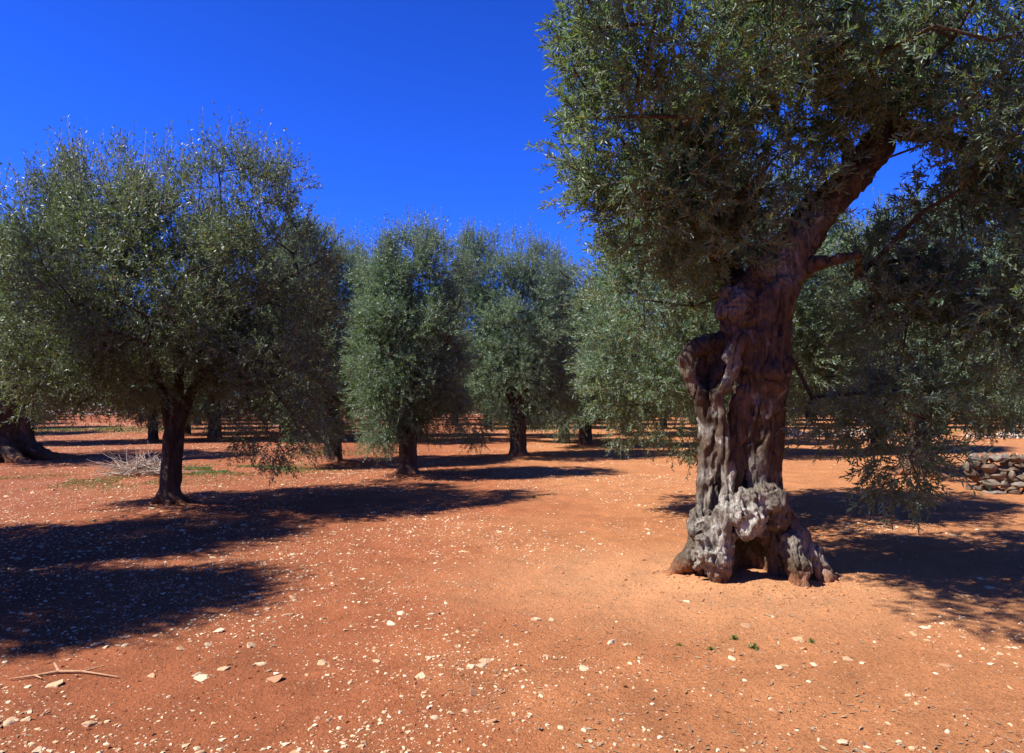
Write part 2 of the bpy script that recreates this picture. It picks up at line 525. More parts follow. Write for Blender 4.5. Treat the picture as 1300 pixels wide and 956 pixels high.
def leaves_from(P, D, TL, npairs, ll, lw, rng, fine=False):
    """P twig bases, D twig directions, TL twig lengths -> vertices, quads"""
    n = len(P)
    U = unit(np.cross(D, rng.normal(size=(n, 3))))
    W = np.cross(D, U)
    k = npairs * 2 + 1
    t = np.concatenate([np.repeat((np.arange(npairs) + .6) / npairs, 2), [1.0]])[None, :] * np.ones((n, 1))
    t = np.clip(t + rng.normal(size=t.shape) * .03, .05, 1.05)
    ang = np.concatenate([np.array([(i % 2) * math.pi / 2 + s * math.pi for i in range(npairs) for s in (0, 1)]), [0]])[None, :] + rng.normal(size=(n, k)) * .35
    sp = np.concatenate([np.full(2 * npairs, .85), [.15]])[None, :] + rng.normal(size=(n, k)) * .22
    sag = -.25 * TL[:, None] * t ** 2 * (1 - np.abs(D[:, 2:3])) * .8
    base = P[:, None] + D[:, None] * (t * TL[:, None])[..., None]
    base[..., 2] += sag
    perp = U[:, None] * np.cos(ang)[..., None] + W[:, None] * np.sin(ang)[..., None]
    ld = unit(D[:, None] * np.cos(sp)[..., None] + perp * np.sin(sp)[..., None])
    ld[..., 2] += rng.normal(size=(n, k)) * .12
    ld = unit(ld)
    sd = unit(np.cross(ld, D[:, None] + rng.normal(size=(n, k, 3)) * .5))
    nr = np.cross(sd, ld)
    # upper face of a leaf mostly turns to the sky
    flip = (nr[..., 2] < 0) & (rng.random((n, k)) < .68)
    sd = np.where(flip[..., None], -sd, sd)
    nr = np.where(flip[..., None], -nr, nr)
    l = ll * (.65 + .6 * rng.random((n, k)))[..., None]
    w = lw * (.75 + .5 * rng.random((n, k)))[..., None] * .5
    fold = -nr * w * .35
    curl = nr * l * (rng.random((n, k)) * .16 - .05)[..., None]
    if not fine:
        v = np.stack([base, base + ld * l * .5 + sd * w + curl * .5, base + ld * l, base + ld * l * .5 - sd * w + curl * .5], 2)
        V = v.reshape(-1, 3)
        m = n * k
        b = np.arange(m)[:, None] * 4
        Q = b + np.array([[0, 3, 2, 1]])
        tv = rng.random(n)[:, None] * .45 + rng.random((n, k)) * .55
        return V, Q, tv.reshape(-1)
    v = np.stack([base,
                  base + ld * l * .28 + sd * w * .85 - fold + curl * .8, base + ld * l * .68 + sd * w * .8 - fold + curl,
                  base + ld * l,
                  base + ld * l * .68 - sd * w * .8 - fold + curl, base + ld * l * .28 - sd * w * .85 - fold + curl * .8], 2)
    V = v.reshape(-1, 3)
    m = n * k
    b = np.arange(m)[:, None] * 6
    Q = np.concatenate([b + np.array([[0, 3, 2, 1]]), b + np.array([[0, 5, 4, 3]])])
    tv = (rng.random(n)[:, None] * .45 + rng.random((n, k)) * .55).reshape(-1)
    return V, Q, np.concatenate([tv, tv])


def make_crown(name, lobes, n, rng, ll=.055, lw=.013, npairs=8, tl=(.14, .3), fine=False, leaf=None, up=.45,
               droop_z=1.6, gap=.42, gfr=1.5, bump=.40, inner=.35, holes=(), extra=None, whips=0, clump=.3):
    # boughs: the sprays gather into clumps with dark gaps between them
    area = sum(4 * math.pi * ((l[3] * l[4] + l[3] * l[5] + l[4] * l[5]) / 3) for l in lobes) * .55
    K = int(area / (math.pi * clump ** 2) * 1.25)
    C, CO = crown_points(lobes, K, rng, .36, gfr, bump, .18, holes)
    nf = int(n * .3)
    Pf, Of = crown_points(lobes, nf, rng, gap, gfr, bump, inner, holes)
    nc = n - nf
    ci = rng.integers(0, len(C), nc)
    cr = clump * (.6 + .7 * rng.random(len(C)))[ci]
    dd = unit(rng.normal(size=(nc, 3)) + CO[ci] * .75 + np.array([0, 0, .35]))
    Pc = C[ci] + dd * (cr * rng.random(nc) ** .45)[:, None] * np.array([1, 1, .85])
    ok = Pc[:, 2] > .3
    for (hx, hy, hz, hr) in holes:
        ok &= ((Pc[:, 0] - hx) ** 2 + (Pc[:, 2] - hz) ** 2) > (hr * (.85 + .3 * rng.random(nc))) ** 2
    P = np.concatenate([Pf, Pc[ok]])
    O = np.concatenate([Of, unit(dd + CO[ci] * .5)[ok]])
    if extra is not None:
        P = np.concatenate([P, extra[0]])
        O = np.concatenate([O, extra[1]])
    n = len(P)
    lift = np.clip((P[:, 2] - droop_z) / 1.2, -1, 1) * up
    D = O * .7 + rng.normal(size=(n, 3)) * .38
    D[:, 2] += lift
    D = unit(D)
    TL = tl[0] + (tl[1] - tl[0]) * rng.random(n) ** 1.5
    if whips:                                     # upright water shoots along the top of the crown
        zt = np.quantile(P[:, 2], .80)
        idx = np.where((P[:, 2] > zt) & (O[:, 2] > .3))[0]
        idx = rng.choice(idx, size=min(whips, len(idx)), replace=False)
        D[idx] = unit(np.array([0, 0, 1.]) + rng.normal(size=(len(idx), 3)) * .22)
        TL[idx] *= 1.6 + rng.random(len(idx)) * .8
    V, Q, rv = leaves_from(P, D, TL, npairs, ll, lw, rng, fine)
    T, TQ = tubes([(p, p + d * l, .0035, .0015) for p, d, l in zip(P, D, TL)], 3)
    T = np.asarray(T)
    V2 = np.concatenate([V, T])
    Q2 = np.concatenate([Q, TQ + len(V)])
    mi = np.concatenate([np.zeros(len(Q), int), np.ones(len(TQ), int)])
    rn = np.concatenate([rv, np.zeros(len(TQ))])
    me = new_mesh(name, V2, [Q2], [leaf or M_LEAF, M_TWIG], mi, rn)
    return me, P


def grow(nodes, targets, rng, step=.35, tip=.004, power=2.3, jit=.05):
    """nodes: list of (pos, radius) where branches may start; joins every target to the nearest branch"""
    pos = [np.array(p, float) for p, _ in nodes]
    r0 = [r for _, r in nodes]
    par = [-1] * len(pos)
    root = np.mean(pos, axis=0)
    order = np.argsort(np.linalg.norm(targets - root, axis=1))
    tips = []
    for i in order:
        t = targets[i]
        A = np.array(pos)
        d = np.linalg.norm(A - t, axis=1)
        # prefer nodes that lie lower and further in
        d = d + .5 * np.clip(A[:, 2] - t[2], 0, None)
        j = int(np.argmin(d))
        L = np.linalg.norm(A[j] - t)
        m = max(1, int(L / step))
        prev = j
        st = A[j]
        for q in range(1, m + 1):
            f = q / m
            p = st + (t - st) * f + (rng.normal(size=3) * jit if q < m else 0)
            p[2] += .12 * L * math.sin(math.pi * f) * .5 if q < m else 0
            pos.append(p)
            r0.append(None)
            par.append(prev)
            prev = len(pos) - 1
        tips.append(prev)
    load = np.zeros(len(pos))
    for t in tips:
        j = t
        while j >= 0 and par[j] != -1 or (j >= 0 and r0[j] is None):
            load[j] += 1
            j = par[j]
            if j < 0:
                break
    segs = []
    for j in range(len(pos)):
        p = par[j]
        if p >= 0:
            rj = tip * max(load[j], 1) ** (1 / power)
            rp = tip * max(load[p], 1) ** (1 / power) if r0[p] is None else min(r0[p] * .8, rj * 1.25)
            segs.append((pos[p], pos[j], max(rp, rj) if r0[p] is None else rp, rj))
    return segs


def trunk_mesh(name, prims, balls, lo, hi, h, amp, material, branches=None, cuts=(), off=0., fr=9., k=.05, pale=None, fine=True, burls=()):
    s = SDF(lo, hi, h)
    for p in prims:
        a, b, ra, rb = p[:4]
        s.cone(a, b, ra, rb, p[4] if len(p) > 4 else k)
    for b in balls:
        s.ball(b[0], b[1], b[2] if len(b) > 2 else .04)
    for c in cuts:
        s.cut(c[0], c[1], c[2] if len(c) > 2 else .03)
    V, Q = s.mesh()
    V = bark(V, Q, amp, fr, off=off, fine=fine, burls=burls)
    pl = np.zeros(len(V))
    if pale:
        for (c, r, a) in pale:
            d = np.linalg.norm(V - np.array(c), axis=1) / r
            pl = np.maximum(pl, a * np.clip(1.6 - d, 0, 1) * (.55 + .9 * (vnoise(*(V * 14).T, 3) - .3)))
        pl = np.clip(pl, 0, 1)
    if branches:
        T, TQ = tubes(branches, 7)
        Q = np.concatenate([Q, TQ + len(V)])
        V = np.concatenate([V, T])
        pl = np.concatenate([pl, np.zeros(len(T))])
    return new_mesh(name, V, [Q], [material], smooth=True, attrs={'pale': pl})


# =================================================================== THE OLD TREE


TREE_BASES.append((OB[0], OB[1], .8, .075))


def build_old_tree():
    rng = np.random.default_rng(5)
    root = link('olive_tree', None)
    root.location = (OB[0], OB[1], 0)
    tag(root, 'ancient gnarled olive tree with hollow twisted trunk and pale burl near its foot', 'tree', 'olive trees of the grove')
    px = OY / F

    def p(x, y, dy=0.):
        q = at(x, y, OY + dy)
        return (q[0] - OB[0], q[1] - OB[1], q[2])

    def chain(pts, k=.05):
        out = []
        for a, b in zip(pts[:-1], pts[1:]):
            out.append((p(a[0], a[1], a[3]), p(b[0], b[1], b[3]), a[2] * px, b[2] * px, k))
        return out
    pr = []
    # main column and the great limb
    pr += chain([(960, 752, 40, .12), (962, 690, 38, .12), (963, 650, 29, .1), (962, 600, 22, .06), (963, 545, 25, .05), (965, 490, 30, .03),
                 (962, 430, 35, 0), (968, 388, 34, 0), (984, 352, 29, .0), (1000, 320, 26, 0), (1040, 268, 21, .02), (1078, 232, 20, 0.05),
                 (1110, 192, 18, .08), (1130, 155, 15, .1), (1150, 110, 13, .15), (1175, 50, 10, .2)])
    pr += chain([(975, 470, 24, .16), (972, 560, 18, .18), (972, 640, 20, .2)])          # rear buttress
    # left hollow stem with its curled top
    pr += chain([(898, 735, 22, .1), (895, 690, 20, .06), (897, 655, 17, .04), (901, 610, 15, .02), (903, 565, 13.5, .0), (899, 525, 12.5, 0),
                 (886, 498, 10.5, -.03), (875, 474, 9.5, -.05), (871, 456, 9.5, -.05), (879, 443, 9, -.02), (897, 436, 11, .04), (925, 430, 14, .08), (950, 420, 20, .05)], .03)
    pr += chain([(901, 520, 11, 0), (906, 492, 10, .05), (916, 466, 10, .08), (930, 445, 13, .05)], .03)
    pr += chain([(884, 500, 8, .09), (890, 470, 8, .12), (905, 445, 10, .1)], .04)
    # pale ridge that runs down the front
    pr += chain([(940, 432, 10, -.2), (930, 448, 8.5, -.2), (932, 466, 8.5, -.2), (921, 490, 8, -.2), (909, 502, 8.5, -.17), (912, 526, 7, -.16), (919, 560, 6.5, -.17),
                 (925, 600, 6.5, -.18), (924, 630, 8, -.22), (917, 655, 11, -.25), (912, 685, 12, -.26), (908, 712, 15, -.22)], .035)
    pr += chain([(925, 600, 12, -.02), (935, 560, 14, -.02), (940, 500, 12, -.08)], .04)
    # sinews that wind up the column
    rs_ = np.random.default_rng(44)
    cx_ = [(752, 962, 36), (690, 962, 36), (650, 963, 29), (600, 962, 23), (545, 963, 26), (490, 965, 30), (430, 962, 35), (388, 968, 33), (352, 984, 28), (318, 1001, 25), (273, 1037, 22), (229, 1080, 20), (190, 1111, 17)]
    ys = np.array([c[0] for c in cx_])[::-1]
    for q in range(17):
        a0 = q * 2 * math.pi / 17 + rs_.normal() * .15
        tw = rs_.normal() * .3 + .5
        pts_ = []
        y0_, y1_ = rs_.uniform(560, 740), rs_.uniform(200, 420)
        for y_ in np.linspace(y0_, y1_, 10):
            xx = np.interp(y_, ys, [c[1] for c in cx_][::-1])
            rr_ = np.interp(y_, ys, [c[2] for c in cx_][::-1])
            a_ = a0 + tw * (740 - y_) / 300 + rs_.normal() * .05
            pts_.append((xx + math.cos(a_) * rr_ * .84, y_ + (0 if y_ > 350 else math.cos(a_) * 8), rs_.uniform(4.5, 8.5) * (1 if 0 < len(pts_) < 9 else .5), .03 + math.sin(a_) * rr_ * .84 * px))
        pr += chain(pts_, .022)
    # root flares
    pr += chain([(905, 690, 20, -.1), (886, 702, 17, -.02), (869, 714, 12, .06), (852, 730, 6, .12), (836, 748, 3, .14)], .05)
    pr += chain([(985, 660, 22, 0), (1008, 682, 17, -.05), (1026, 706, 15, -.1), (1046, 732, 11, -.14), (1064, 748, 6, -.16), (1085, 770, 4, -.18)], .05)
    pr += chain([(1005, 690, 14, -.2), (1010, 720, 14, -.3), (1016, 745, 9, -.34), (1020, 775, 6, -.38)], .04)
    pr += chain([(914, 700, 15, -.24), (914, 716, 13, -.26), (914, 738, 10, -.22), (904, 768, 7, -.26)], .04)
    pr += chain([(990, 700, 20, .4), (1030, 735, 12, .7)], .05)
    pr += chain([(925, 700, 20, .4), (890, 728, 12, .7)], .05)
    pr += chain([(968, 760, 42, .42), (966, 690, 40, .38), (966, 640, 28, .2)], .06)
    # small side branch and fork stubs
    pr += chain([(985, 352, 17, -.05), (1010, 345, 10, -.08), (1040, 334, 7.5, -.1), (1066, 328, 5.5, -.12), (1092, 322, 3.5, -.1)], .04)
    pr += chain([(1075, 232, 12, .02), (1082, 208, 9, 0.), (1078, 190, 6, -.02), (1066, 178, 4, 0)], .03)
    pr += chain([(1130, 160, 14, .1), (1165, 165, 11, 0), (1205, 178, 9.5, -.1), (1240, 190, 9, -.2), (1266, 212, 8, -.25), (1290, 245, 7, -.3), (1318, 295, 6, -.3), (1335, 360, 4, -.35)], .03)
    pr += chain([(1122, 165, 9, .05), (1105, 146, 6, 0), (1085, 130, 4.5, -.1), (1058, 122, 3.5, -.15), (1030, 112, 2.5, -.2)], .03)
    pr += chain([(955, 385, 20, .1), (925, 340, 14, .3), (890, 290, 11, .4), (860, 220, 8, .45), (830, 140, 6, .45)], .05)
    pr += chain([(1134, 155, 13, .1), (1090, 90, 9, .3), (1020, 30, 7, .5), (940, -20, 5, .6)], .04)
    pr += chain([(1175, 60, 9, .2), (1240, -10, 7, 0), (1300, -60, 6, -.1)], .04)
    balls = [
        (p(938, 392, -.1), 27 * px, .05), (p(926, 374, -.13), 12 * px, .03), (p(918, 396, -.16), 11 * px, .03), (p(934, 416, -.14), 12 * px, .03),
        (p(962, 352, -.1), 15 * px, .04), (p(978, 336, -.1), 12 * px, .04), (p(944, 362, -.12), 10 * px, .03), (p(990, 365, -.14), 18 * px, .05),
        (p(949, 638, -.26), 18 * px, .03), (p(939, 652, -.3), 16 * px, .02), (p(957, 655, -.32), 16 * px, .02), (p(948, 668, -.31), (13 * px, 12 * px, 17 * px), .02),
        (p(962, 666, -.28), (9 * px, 10 * px, 14 * px), .02), (p(976, 634, -.2), 20 * px, .03), (p(984, 652, -.16), 19 * px, .03), (p(966, 628, -.24), 13 * px, .02),
        (p(958, 630, -.3), 8 * px, .015), (p(944, 628, -.3), 8 * px, .015),
        (p(886, 655, -.04), 12 * px, .03), (p(889, 671, -.08), 15 * px, .03), (p(898, 664, -.14), 10 * px, .02), (p(880, 664, -.02), 9 * px, .02),
        (p(902, 700, -.24), 20 * px, .04), (p(1003, 664, -.06), 10 * px, .02), (p(925, 455, -.2), 9 * px, .02), (p(928, 470, -.22), 8 * px, .02),
        (p(1012, 722, -.28), 17 * px, .03), (p(874, 712, .02), 12 * px, .03),
        (p(966, 520, .0), 25 * px, .06), (p(957, 585, -.02), 18 * px, .05), (p(975, 470, -.1), 26 * px, .06),
    ]
    for q in range(90):                       # knots and warts over foot, burl and neck
        c0 = [(947, 648, -.3, 26), (975, 640, -.2, 24), (905, 695, -.25, 28), (1005, 700, -.15, 30), (936, 392, -.15, 28), (975, 345, -.12, 28), (893, 668, -.08, 18), (905, 722, -.25, 20), (1030, 715, -.12, 22)][q % 9]
        a_, b_ = rs_.uniform(0, 6.28), rs_.random() ** .5
        balls.append((p(c0[0] + math.cos(a_) * c0[3] * b_, c0[1] + math.sin(a_) * c0[3] * b_, c0[2] + rs_.normal() * .04 + .03 * b_), rs_.uniform(3, 8) * px, .012))
    cuts = [
        (p(970, 735, -.32), (30 * px, .46, 46 * px), .03), (p(960, 704, -.25), (20 * px, .36, 22 * px), .03),
        (p(921, 392, -.34), (7 * px, .13, 12 * px), .03), (p(886, 466, -.10), (5.5 * px, .10, 15 * px), .02),
        (p(942, 560, -.26), (6 * px, .09, 50 * px), .03), (p(937, 495, -.27), (5 * px, .08, 18 * px), .03), (p(905, 690, -.36), (6 * px, .08, 12 * px), .02),
        (p(885, 694, -.3), (9 * px, .12, 7 * px), .02), (p(892, 726, -.46), (12 * px, .12, 8 * px), .02), (p(1030, 742, -.36), (5 * px, .1, 14 * px), .02),
        (p(962, 376, -.32), (9 * px, .08, 12 * px), .03),
    ]
    for q in range(46):                       # pits and clefts
        c0 = [(947, 655, -.42, 22), (985, 660, -.3, 22), (905, 705, -.42, 26), (1020, 710, -.28, 24), (940, 395, -.3, 22), (975, 345, -.24, 22), (890, 672, -.2, 12), (965, 540, -.2, 26), (980, 440, -.24, 24)][q % 9]
        cuts.append((p(c0[0] + rs_.normal() * c0[3] * .6, c0[1] + rs_.normal() * c0[3] * .7, c0[2] + rs_.normal() * .03), (rs_.uniform(1.5, 4) * px, .06, rs_.uniform(3, 12) * px), .012))
    pale = [(p(947, 650, -.3), .2, 1.1), (p(975, 640, -.2), .16, .5), (p(918, 640, -.25), .09, 1.), (p(915, 670, -.28), .11, 1.), (p(910, 700, -.3), .17, 1.), (p(880, 710, -.28), .16, .8),
            (p(890, 665, -.1), .11, .7), (p(912, 520, -.17), .06, .8), (p(919, 560, -.2), .05, .8), (p(925, 600, -.2), .07, .9), (p(926, 455, -.22), .1, .7), (p(928, 480, -.22), .08, .7),
            (p(1030, 712, -.12), .2, .8), (p(1012, 690, -.2), .14, .7), (p(985, 330, -.15), .16, .7), (p(925, 380, -.2), .14, .5), (p(990, 350, -.15), .14, .6), (p(1005, 300, -.1), .15, .5)]

    pale += [(p(955, 600, -.15), .12, .45), (p(975, 610, -.1), .1, .4), (p(897, 600, -.1), .12, .5), (p(900, 640, -.1), .12, .5), (p(885, 480, -.1), .08, .4), (p(1035, 275, -.1), .12, .4)]
    # crown lobes: pixel centre, depth offset, radii in metres
    def lobe(x, y, dy, rx, ry, rz, w=1.):
        return (*p(x, y, dy), rx, ry, rz, w)
    lobes = [
        lobe(826, 70, -.7, .64, .8, .78), lobe(814, 170, -.5, .56, .75, .58), lobe(890, 30, -.8, .8, .9, .8),
        lobe(840, 258, .2, .6, .7, .58), lobe(825, 350, 1.2, .55, .5, .55), lobe(925, 190, .45, .62, .7, .75), lobe(900, 330, .6, .5, .5, .5), lobe(975, 90, .2, .75, .7, .65),
        lobe(960, -30, .1, 1.0, 1.0, .45, .4), lobe(1090, 20, -.5, .85, .8, .55), lobe(1200, 60, -.8, .8, .8, .75), lobe(1290, 110, -.7, .7, .8, .8),
        lobe(1180, -30, -.3, 1.0, 1.0, .4, .4), lobe(1380, 20, .0, .9, 1.0, .7, .5), lobe(1320, 220, .2, .65, .8, .55), lobe(1225, 170, -.3, .5, .5, .4), lobe(1185, 290, .6, .4, .5, .4), lobe(915, 270, -.15, .5, .4, .5), lobe(888, 330, .1, .3, .4, .4, .8), lobe(1010, 150, -.1, .5, .5, .45), lobe(935, 300, -.35, .28, .3, .27, 1.3), lobe(985, 225, -.3, .35, .35, .32, 1.2), lobe(1205, 240, -.1, .35, .4, .3),
        lobe(1245, 330, -.1, .55, .6, .6), lobe(1330, 350, -.3, .7, .8, .9), lobe(1175, 430, .1, .45, .5, .55, .7), lobe(1280, 430, -.1, .5, .6, .42, .6),
        lobe(1150, 530, -.1, .26, .3, .4, 1.2), lobe(1145, 590, -.15, .24, .25, .17, 1.2), lobe(1040, 545, .2, .3, .3, .12, .6), lobe(1110, 380, .6, .35, .4, .45),
    ]
    # a bough that reaches out above the photographer's view
    lobes += [(.1 - OB[0], 3.9 - OB[1], 4.78, .7, .6, .36), (.75 - OB[0], 4.7 - OB[1], 5.05, .45, .5, .25, .5)]
    holes = [(p(1103, 262)[0], 0, p(1103, 262)[2], .27), (p(1075, 190)[0], 0, p(1075, 190)[2], .14), (p(1050, 250)[0], 0, p(1050, 250)[2], .12),
             (p(1012, 305)[0], 0, p(1012, 305)[2], .14), (p(962, 410)[0], 0, p(962, 410)[2], .3), (p(1140, 240)[0], 0, p(1140, 240)[2], .12), (p(1110, 200)[0], 0, p(1110, 200)[2], .13)]
    me, P = make_crown('old_olive_crown', lobes, 12000, rng, ll=.061, lw=.0138, npairs=8, tl=(.12, .26), fine=True, droop_z=2.2, gap=.47, gfr=2.1,
                       bump=.28, inner=.15, holes=holes, clump=.27)
    nodes = []
    for (a, b, ra, rb, _k) in pr:
        if a[2] > 2.2:
            nodes.append((a, ra))
            nodes.append((b, rb))
    tg = P[rng.choice(len(P), 420, replace=False)]
    keep = np.ones(len(tg), bool)
    for (hx, hy, hz, hr) in holes:
        keep &= ((tg[:, 0] - hx) ** 2 + (tg[:, 2] - hz) ** 2) > hr ** 2
    seg = grow(nodes, tg[keep], rng, tip=.0045)
    # keep limbs out of the sky gap
    lo = np.array(p(690, 762, 0)) + (0, -.9, 0)
    lo = (-1.15, -.85, -.12)
    hi = (2.65, 1.35, 5.0)
    tm = trunk_mesh('old_olive_trunk', pr, balls, lo, hi, .0112, .024, M_BARK_OLD, seg, cuts, off=2., fr=10., pale=pale,
                    burls=[(p(952, 645, -.25), .2), (p(980, 645, -.1), .16), (p(900, 708, -.2), .2), (p(935, 393, -.1), .2), (p(975, 345, -.1), .18), (p(889, 665, -.05), .12), (p(1012, 715, -.25), .14)])
    link('trunk', tm, root)
    link('crown', me, root)
    return root


# =================================================================== OTHER TREES
def tree_kind(name, seed, trunk_r, fork_z, lobes, n, leaf=None, ll=.06, lw=.016, npairs=7, lean=(0, 0), flare=1.9, whips=300, gap=.45, h=.025,
              ntg=170, limbs=None, amp=.012, root_l=.5, old=False, tl=(.16, .34), up=.45, inner=.35):
    """returns (trunk mesh, crown mesh) for an olive of this form"""
    rng = np.random.default_rng(seed)
    me, P = make_crown(name + '_crown', lobes, n, rng, ll=ll, lw=lw, npairs=npairs, leaf=leaf, whips=whips, gap=gap, gfr=2.0, tl=tl, up=up, inner=inner)
    pr = []
    fx, fy = lean
    f = np.array([fx, fy, fork_z])
    pr.append(((0, 0, -.15), (fx * .4, fy * .4, fork_z * .35), trunk_r * 1.15, trunk_r * .95))
    pr.append(((fx * .4, fy * .4, fork_z * .35), tuple(f), trunk_r * .95, trunk_r * 1.02))
    nroot = 7
    for i in range(nroot):
        a = i * 2 * math.pi / nroot + rng.random() * .7
        L = trunk_r * flare * (.8 + .5 * rng.random())
        pr.append(((0, 0, trunk_r * 1.1), (math.cos(a) * L, math.sin(a) * L, .0), trunk_r * .5, trunk_r * .22, .08))
        pr.append(((math.cos(a) * L, math.sin(a) * L, .0), (math.cos(a) * L * 1.6, math.sin(a) * L * 1.6, -.06), trunk_r * .22, trunk_r * .08, .04))
    balls = [((rng.uniform(-.6, .6) * trunk_r, rng.uniform(-.6, .6) * trunk_r, fork_z * rng.random()), trunk_r * (.3 + .25 * rng.random())) for _ in range(5)]
    nodes = []
    if limbs is None:
        limbs = []
        c = np.array([l[:3] for l in lobes])
        for i in range(4):
            t = c[rng.integers(len(c))]
            limbs.append(tuple(f + (t - f) * .75))
    for t in limbs:
        t = np.array(t, float)
        m = f + (t - f) * .45 + rng.normal(size=3) * .06
        r1 = trunk_r * .55
        pr.append((tuple(f - (0, 0, trunk_r * .4)), tuple(m), r1, r1 * .72))
        pr.append((tuple(m), tuple(t), r1 * .72, r1 * .4))
        nodes += [(m, r1 * .7), (t, r1 * .4), ((m + t) / 2, r1 * .55)]
    seg = grow(nodes, P[rng.choice(len(P), ntg, replace=False)], rng, tip=.006)
    q = np.array([a for s_ in pr for a in (s_[0], s_[1])])
    lo = q.min(0) - trunk_r * .8 - .1
    hi = q.max(0) + trunk_r * .8 + .1
    tm = trunk_mesh(name + '_trunk', pr, balls, lo, hi, h, amp, M_BARK_OLD if old else M_BARK, seg, off=seed * .7, fr=8., fine=False)
    return tm, me


KINDS = {}


def plant(kind, x, y, rz, sc, label, group='olive trees of the grove', base=.06, zs=1.):
    tm, cm = KINDS[kind]
    root = link('olive_tree', None)
    root.location = (x, y, gh(x, y) - .02)
    root.rotation_euler = (0, 0, rz)
    root.scale = (sc, sc, sc * zs)
    tag(root, label, 'tree', group)
    link('trunk', tm, root)
    link('crown', cm, root)
    return root


# young tree on the left
KINDS['young'] = tree_kind('young_olive', 11, .138, .95, [
    (0, 0, 3.15, 1.5, 1.6, 1.25), (-1.25, .1, 3.2, 1.0, 1.2, 1.35), (1.15, -.1, 2.9, 1.1, 1.2, 1.35), (1.65, -.35, 1.75, .6, .75, 1.1),
    (-1.05, .2, 4.35, .7, .9, .75), (-.2, .1, 4.0, .7, .8, .7), (1.1, 0, 4.15, .75, .8, .8), (1.75, -.1, 3.3, .6, .8, .7), (-1.3, -.2, 2.15, .85, .9, .7), (.3, 1.2, 3.0, 1.2, 1.0, 1.3), (.1, -1.1, 3.0, 1.2, .9, 1.1), (-.2, 0, 2.2, 1.3, 1.2, .6), (-.75, -.2, 1.8, .6, .7, .5, .6), (-1.75, 0, 2.6, .6, .9, .9), (-1.7, 0, 3.7, .6, .8, .6), (0, 0, 2.9, 1.2, 1.3, .9, .8),
], 14500, leaf=M_LEAF_YOUNG, lean=(.06, 0), whips=900, gap=.45, limbs=[(-.5, .1, 2.6), (.1, .3, 2.9), (.75, -.1, 2.4), (.25, -.4, 2.4)], tl=(.18, .36), h=.02, ntg=260)
# upright slim tree
KINDS['slim'] = tree_kind('slim_olive', 23, .19, .9, [
    (0, 0, 3.1, .95, 1.0, 1.5), (.05, .1, 4.2, .72, .8, .85), (-.45, 0, 2.0, .62, .8, 1.15), (.55, .1, 2.4, .7, .8, 1.1), (-.3, .1, 3.6, .7, .7, .95), (0, .6, 2.6, .9, .7, 1.4), (-.15, -.5, 2.6, .8, .6, 1.2), (-.45, -.4, 1.15, .25, .3, .6, 1.3), (0, 0, 1.75, .95, .95, .75), (.55, .2, 1.3, .45, .5, .5), (-.35, .3, 1.4, .6, .5, .6), (.5, .1, 4.15, .55, .7, .75), (-.55, 0, 4.2, .5, .6, .65), (0, .2, 3.3, .7, .7, 1.2, .6),
], 10500, whips=700, gap=.45, h=.025, ntg=160, limbs=[(-.3, 0, 2.3), (.35, .1, 2.4), (0, .35, 2.7)], flare=1.3)
# broad tree, foliage hanging low
KINDS['broad'] = tree_kind('broad_olive', 31, .22, 1.0, [
    (-.3, 0, 3.6, 1.5, 1.5, 1.5), (-.5, 0, 4.9, 1.2, 1.2, .95), (-1.15, 0, 2.7, .95, 1.1, 1.4), (.65, .1, 2.8, .9, 1.1, 1.3), (-1.15, -.3, 1.15, .45, .6, .8, 1.2), (.2, .9, 2.6, 1.1, .9, 1.5), (.0, -.9, 2.5, 1.0, .8, 1.4), (.4, 0, 4.2, .9, 1.0, 1.0),
    (0, 0, 1.6, 1.3, 1.3, .7), (.7, -.2, 1.4, .6, .6, .55), (-1.05, 0, 4.3, .95, .9, 1.0), (.75, .1, 4.8, .7, .8, .8), (-1.1, .1, 5.0, .6, .7, .6), (0, .2, 3.6, .9, .9, 1.1, .6), (-1.25, .1, 3.6, .75, .9, 1.3, 1.2), (-.8, .0, 4.9, .8, .8, .85, 1.2),
], 14500, whips=900, gap=.44, h=.03, flare=1.2, ntg=180, limbs=[(-.6, 0, 2.5), (.5, .1, 2.5), (0, .4, 3.0), (.1, -.4, 2.6)])
# round tree behind the old one
KINDS['round'] = tree_kind('round_olive', 47, .2, 1.1, [
    (-.2, 0, 3.3, 1.5, 1.5, 1.3), (-1.25, -.1, 2.6, 1.0, 1.2, 1.35), (-1.15, -.4, 1.7, .85, .9, .9), (-.4, -.8, 2.2, 1.0, .7, 1.1), (.9, 0, 2.9, .95, 1.1, 1.0), (.3, .9, 2.9, 1.2, .9, 1.1), (-.8, .1, 3.7, .95, 1.0, .8), (.4, .1, 3.9, .9, .9, .7), (1.0, -.3, 2.2, .6, .7, .65), (0, 0, 1.9, 1.5, 1.3, .6),
], 12500, whips=500, gap=.45, h=.03, ntg=170, limbs=[(-.7, -.1, 2.5), (.5, .1, 2.5), (0, .4, 2.9), (-.2, -.4, 2.5)], ll=.058, lw=.0155, npairs=8, tl=(.13, .28))
